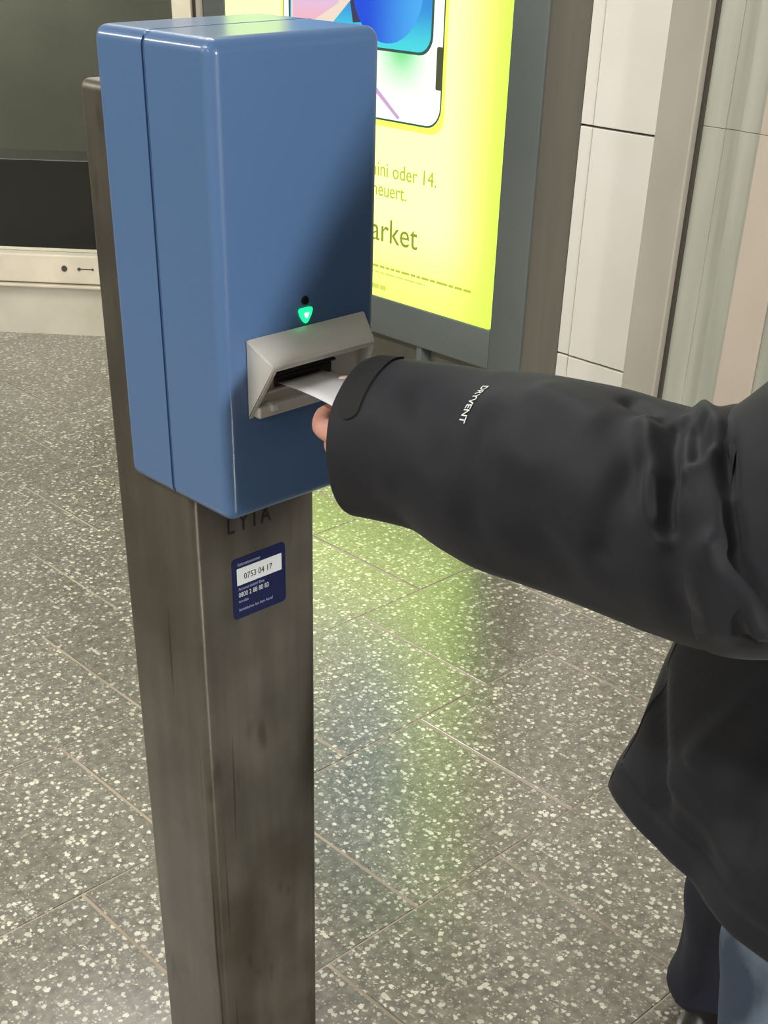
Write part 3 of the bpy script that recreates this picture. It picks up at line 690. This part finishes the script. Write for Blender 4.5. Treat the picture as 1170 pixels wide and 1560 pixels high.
# --- left sleeve
SL = [(.7116, .7477, 1.0211, .0678), (.7271, .6821, 1.0273, .0690), (.7335, .6347, 1.0264, .0763), (.7387, .597, 1.0261, .0805), (.7449, .5377, 1.0298, .0818), (.7459, .4892, 1.0313, .0817),
      (.747, .4496, 1.0337, .082), (.7498, .4134, 1.0415, .0870), (.7600, .3790, 1.0540, .0890), (.800, .330, 1.125, .088), (.87, .280, 1.23, .088), (.935, .262, 1.298, .080), (1.01, .28, 1.315, .062)]
FOLDS = [
([(0.723,0.480,1.110),(0.687,0.449,1.091),(0.666,0.419,1.060)],0.0062,0.0060),
([(0.727,0.456,1.113),(0.686,0.431,1.097),(0.668,0.419,1.068)],0.0056,-0.0080),
([(0.732,0.456,1.114),(0.687,0.422,1.101)],0.0046,0.0050),
([(0.686,0.421,1.101),(0.698,0.412,1.118)],0.0046,0.0050),
([(0.719,0.439,1.118),(0.694,0.421,1.109)],0.0062,-0.0060),
([(0.711,0.415,1.129),(0.677,0.384,1.098),(0.669,0.365,1.064),(0.685,0.340,1.024)],0.0041,-0.0080),
([(0.667,0.383,1.070),(0.669,0.364,1.046),(0.686,0.350,1.009)],0.0051,0.0060),
([(0.667,0.373,1.062),(0.673,0.358,1.033),(0.689,0.354,1.001)],0.0046,-0.0060),
([(0.670,0.360,1.061),(0.683,0.343,1.023)],0.0051,0.0040),
([(0.683,0.590,1.084),(0.659,0.582,1.020)],0.0113,-0.0040),
([(0.693,0.607,1.092),(0.676,0.542,1.074)],0.0128,0.0030),
([(0.687,0.460,1.089),(0.669,0.463,1.058),(0.665,0.465,1.034)],0.0103,-0.0050),
([(0.687,0.507,1.087),(0.668,0.464,1.053)],0.0154,0.0025),
([(0.691,0.671,1.086),(0.662,0.630,1.051)],0.0128,-0.0025),
([(0.693,0.703,1.087),(0.660,0.673,1.016)],0.0103,0.0015),
([(0.719,0.570,1.106),(0.708,0.518,1.103)],0.0113,0.0030),
([(0.740,0.509,1.112),(0.725,0.475,1.111)],0.0062,-0.0040),
([(0.665,0.411,1.058),(0.670,0.396,1.014)],0.0113,-0.0040),
([(0.664,0.390,1.057),(0.675,0.378,1.009)],0.0103,0.0030),
([(0.664,0.547,1.046),(0.667,0.501,1.009)],0.0128,-0.0030),
([(0.757,0.460,1.114),(0.705,0.412,1.125)],0.0046,0.0050)]
FS = []
for P, wd, am in FOLDS:
    wd *= 1.35; am *= 1.5
    for i in range(len(P)-1): FS.append((V(P[i]), V(P[i+1]), wd, am, (i, len(P)-1)))
def sdisp(p):
    # strongest valley and ridge of each fold line, so that joints between segments do not double
    acc = {}
    for (a, b, wd, am, q) in FS:
        if abs(p.y-a.y) > .12 and abs(p.y-b.y) > .12: continue
        dd, _ = seg_dist(p, a, b)
        g = math.exp(-(dd/wd)**2)
        key = (wd, am); acc[key] = max(acc.get(key, 0), g)
    d = sum(k[1]*g for k, g in acc.items())
    d += .0022*noise.noise(V((p.x*14, p.y*9, p.z*14))) + .001*noise.noise(V((p.x*40, p.y*18, p.z*40)))
    return d
NS, NR = 280, 170
tr = tube(SL, NS, NR)
sl = [[p + o*sdisp(p) for p, o, th in r] for r in tr]
T0 = (Vector(SL[1][:3])-Vector(SL[0][:3])).normalized()
c0 = V(SL[0][:3])
lip = []
for k, (inset, ax) in enumerate(((.016, .055), (.010, .035), (.006, .015), (.0045, .003), (.003, .0), (.0012, -.0006))):
    lip.append([p - (p-c0).normalized()*inset + T0*ax for p in sl[0]])
sleeve = ring_mesh('sleeve', lip + sl, M['jacket'], jacket)
st_ = BVHTree.FromPolygons([v.co for v in sleeve.data.vertices], [p.vertices[:] for p in sleeve.data.polygons])
# right sleeve hanging
SR = [(1.27, .615, .81, .055), (1.272, .58, .86, .06), (1.268, .53, .93, .066), (1.262, .50, 1.0, .070), (1.25, .485, 1.14, .072), (1.222, .468, 1.25, .080), (1.185, .455, 1.315, .076), (1.10, .40, 1.33, .060)]
tr2 = tube(SR, 80, 64)
r2 = [[p + o*(.004*noise.noise(V((p.x*20, p.y*20, p.z*14)))) for p, o, th in r] for r in tr2]
c2 = V(SR[0][:3]); T2 = (V(SR[1][:3])-c2).normalized()
ring_mesh('sleeve', [[p - (p-c2).normalized()*.014 + T2*.04 for p in r2[0]], [p - (p-c2).normalized()*.004 for p in r2[0]]] + r2, M['jacket'], jacket)

# strap tab and print, laid on the sleeve surface
def on_sleeve(p, d, off):
    h = st_.ray_cast(p, d)
    if h[0] is None: h = st_.find_nearest(p)
    return h[0] + h[1]*off*(1 if h[1].dot(h[0]-V((.74, h[0].y, 1.027))) > 0 else -1)
def ring_pt(s, th):          # s metres from the cuff rim along the sleeve
    i = min(NS-1, s/.0023); 
    c = V(tuple(cr(SL, s/.0672)[:3])); 
    Tn = T0; up = V((0, 0, 1)); e1 = (up-Tn*up.dot(Tn)).normalized(); e2 = Tn.cross(e1)
    return c, e1*math.cos(th)+e2*math.sin(th)
def patch(name, s0, s1, t0, t1, off, th_, m, nu=10, nv=40, round_=True):
    vs = []; fs = []
    for lay in (off+th_, off-.002):
        for j in range(nv+1):
            v = j/nv; th = t0+(t1-t0)*v; k = 1.0
            if round_:
                e = min(v, 1-v)*abs(t1-t0)*.069/((s1-s0)/2)
                if e < 1: k = math.sqrt(max(.02, 1-(1-e)**2))
            for i in range(nu+1):
                s = (s0+s1)/2 + (i/nu-.5)*(s1-s0)*k
                c, o = ring_pt(s, th); vs.append(on_sleeve(c+o*.2, -o, lay))
    n = (nu+1)*(nv+1)
    for j in range(nv):
        for i in range(nu):
            a = j*(nu+1)+i; fs.append([a, a+1, a+nu+2, a+nu+1]); fs.append([n+a, n+a+nu+1, n+a+nu+2, n+a+1])
    bd = [i for i in range(nu+1)] + [(j+1)*(nu+1)+nu for j in range(nv)] + [nv*(nu+1)+nu-1-i for i in range(nu)] + [(nv-1-j)*(nu+1) for j in range(nv-1)]
    for i in range(len(bd)): a, b = bd[i], bd[(i+1) % len(bd)]; fs.append([a, b, n+b, n+a])
    return shade_auto(pydata(name, vs, fs, m, jacket), 50)
TAB = (.010, .030, -.35, 1.02)
patch('strap_tab', *TAB, .0, .0018, M['velcro'])

def sleeve_text(body, a, b, tops, size, m):
    """lettering running from a to b on the sleeve, letter tops towards 'tops'"""
    a, b = V(a), V(b); x = (b-a).normalized(); y = V(tops); y = (y-x*y.dot(x)).normalized(); z = x.cross(y)
    cu = bpy.data.curves.new('t', 'FONT'); cu.body = body; cu.size = size; cu.resolution_u = 2; cu.offset = size*.018
    t = bpy.data.objects.new('t', cu); COL.objects.link(t); dg = bpy.context.evaluated_depsgraph_get()
    me = bpy.data.meshes.new_from_object(t.evaluated_get(dg)); bpy.data.objects.remove(t)
    bm = bmesh.new(); bm.from_mesh(me); bmesh.ops.triangulate(bm, faces=bm.faces)
    bmesh.ops.subdivide_edges(bm, edges=[e for e in bm.edges if e.calc_length() > size*.25], cuts=1)
    mx = max(v.co.x for v in bm.verts); k = (b-a).length/mx
    for v in bm.verts:
        q = a + x*v.co.x*k + y*v.co.y; ax = V((.740, q.y, 1.027)); d = (q-ax).normalized()
        h = st_.ray_cast(ax+d*.2, -d); hp = h[0] if h[0] is not None else q
        v.co = hp + d*.0009
    me = bpy.data.meshes.new('sleeve_lettering'); bm.to_mesh(me); bm.free()
    return link('sleeve_lettering', me, m, jacket)
sleeve_text('DRYVENT', (.7098, .6220, 1.0993), (.6793, .6169, 1.0795), (.1, -1, 0), .0082, M['print'])
# collar pocket flap on the jacket side
for k, (za, zb) in enumerate(((.80, .90),)):
    pr = []
    for i in range(9):
        z = za + (zb-za)*i/8; p = V((1.07, .36, z)); d = V((-.93, -.36, 0)).normalized(); d = (d + V((.10, .1, 0))*(i/8-.5)).normalized()
        h = jt.ray_cast(p+d*.5, -d)[0] or p+d*.2; tt = V((-d.y, d.x, 0))
        pr.append([h + d*.0035*math.cos(a) + tt*.009*math.sin(a) for a in [q/10*2*PI for q in range(10)]])
    ring_mesh('pocket_welt', pr, M['jacket'], jacket, caps=(True, True))

# --- jeans: two legs and seat in one surface
bm = bmesh.new()
def add_tube(bm, stn, ns, nt, amp, caps=True):
    r = tube(stn, ns, nt, up=V((0, 1, 0))); vv = []
    for ring in r:
        vv.append([bm.verts.new(p + o*amp*noise.noise(V((p.x*16, p.y*16, p.z*11)))) for p, o, th in ring])
    for i in range(len(vv)-1):
        for k in range(nt): bm.faces.new((vv[i][k], vv[i][(k+1) % nt], vv[i+1][(k+1) % nt], vv[i+1][k]))
    if caps: bm.faces.new(vv[0]); bm.faces.new(vv[-1])
add_tube(bm, [(1.105, .385, .055, .074), (1.095, .39, .15, .072), (1.075, .40, .30, .078), (1.055, .405, .45, .082), (1.04, .36, .65, .100), (1.045, .34, .80, .115), (1.07, .36, .88, .12)], 90, 48, .012)
add_tube(bm, [(1.09, .385, .72, .10), (1.09, .385, .80, .155), (1.09, .385, .93, .15)], 20, 48, .0)
me = bpy.data.meshes.new('jeans'); bm.to_mesh(me); bm.free(); jeans = link('jeans', me, None, per); remesh(jeans, .006, 3)
jeans.data.materials.clear(); jeans.data.materials.append(M['denim'])
bm = bmesh.new()
add_tube(bm, [(1.318, .603, .050, .078), (1.312, .602, .13, .074), (1.285, .585, .28, .078), (1.24, .555, .45, .082), (1.18, .48, .65, .098), (1.14, .43, .80, .112)], 90, 48, .010)
me = bpy.data.meshes.new('trouser_leg'); bm.to_mesh(me); bm.free(); tl = link('trouser_leg', me, None, jeans); remesh(tl, .006, 3)
tl.data.materials.clear(); tl.data.materials.append(M['shadeddenim']); tl['label'] = 'far jeans leg with shade put into its dark navy colour'
# --- shoes
for an, toe in (((1.105, .385), V((-.62, .78, 0))), ((1.315, .60), V((-.90, -.42, 0)))):
    a = V((an[0], an[1], 0)); toe = toe.normalized(); sd = V((-toe.y, toe.x, 0))
    prof = [(-.078, .020, .030, .062), (-.070, .034, .045, .085), (-.045, .040, .05, .095), (0, .043, .05, .098), (.045, .044, .045, .080), (.09, .047, .038, .062), (.13, .046, .032, .052), (.16, .036, .026, .042), (.175, .016, .02, .030)]
    rg = []
    for i in range(41):
        t, wd, _, h = cr(prof, i/40*(len(prof)-1)); r = []
        for k in range(28):
            an_ = k/28*2*PI; cx = math.cos(an_); sz = math.sin(an_)
            zz = .022 + max(0, sz)**.8*(h-.022) if sz > 0 else .022 + sz*.004
            r.append(a + toe*t + sd*wd*cx + V((0, 0, zz)))
        rg.append(r)
    sh = ring_mesh('shoe', rg, M['shoe'], per, caps=(True, True))
    sp = []
    for k in range(44):
        an_ = k/44*2*PI; t = .048+.134*math.cos(an_); i = min(1, max(0, (t+.078)/.253)); wd = cr(prof, i*(len(prof)-1))[1]
        sp.append((t, (.051 if t > .03 else .047)*math.copysign(abs(math.sin(an_))**.8, math.sin(an_))))
    extrude_poly('sole', sp, lambda p, q, d: a + toe*p + sd*q + V((0, 0, d)), .024, M['sole'], sh, .003)
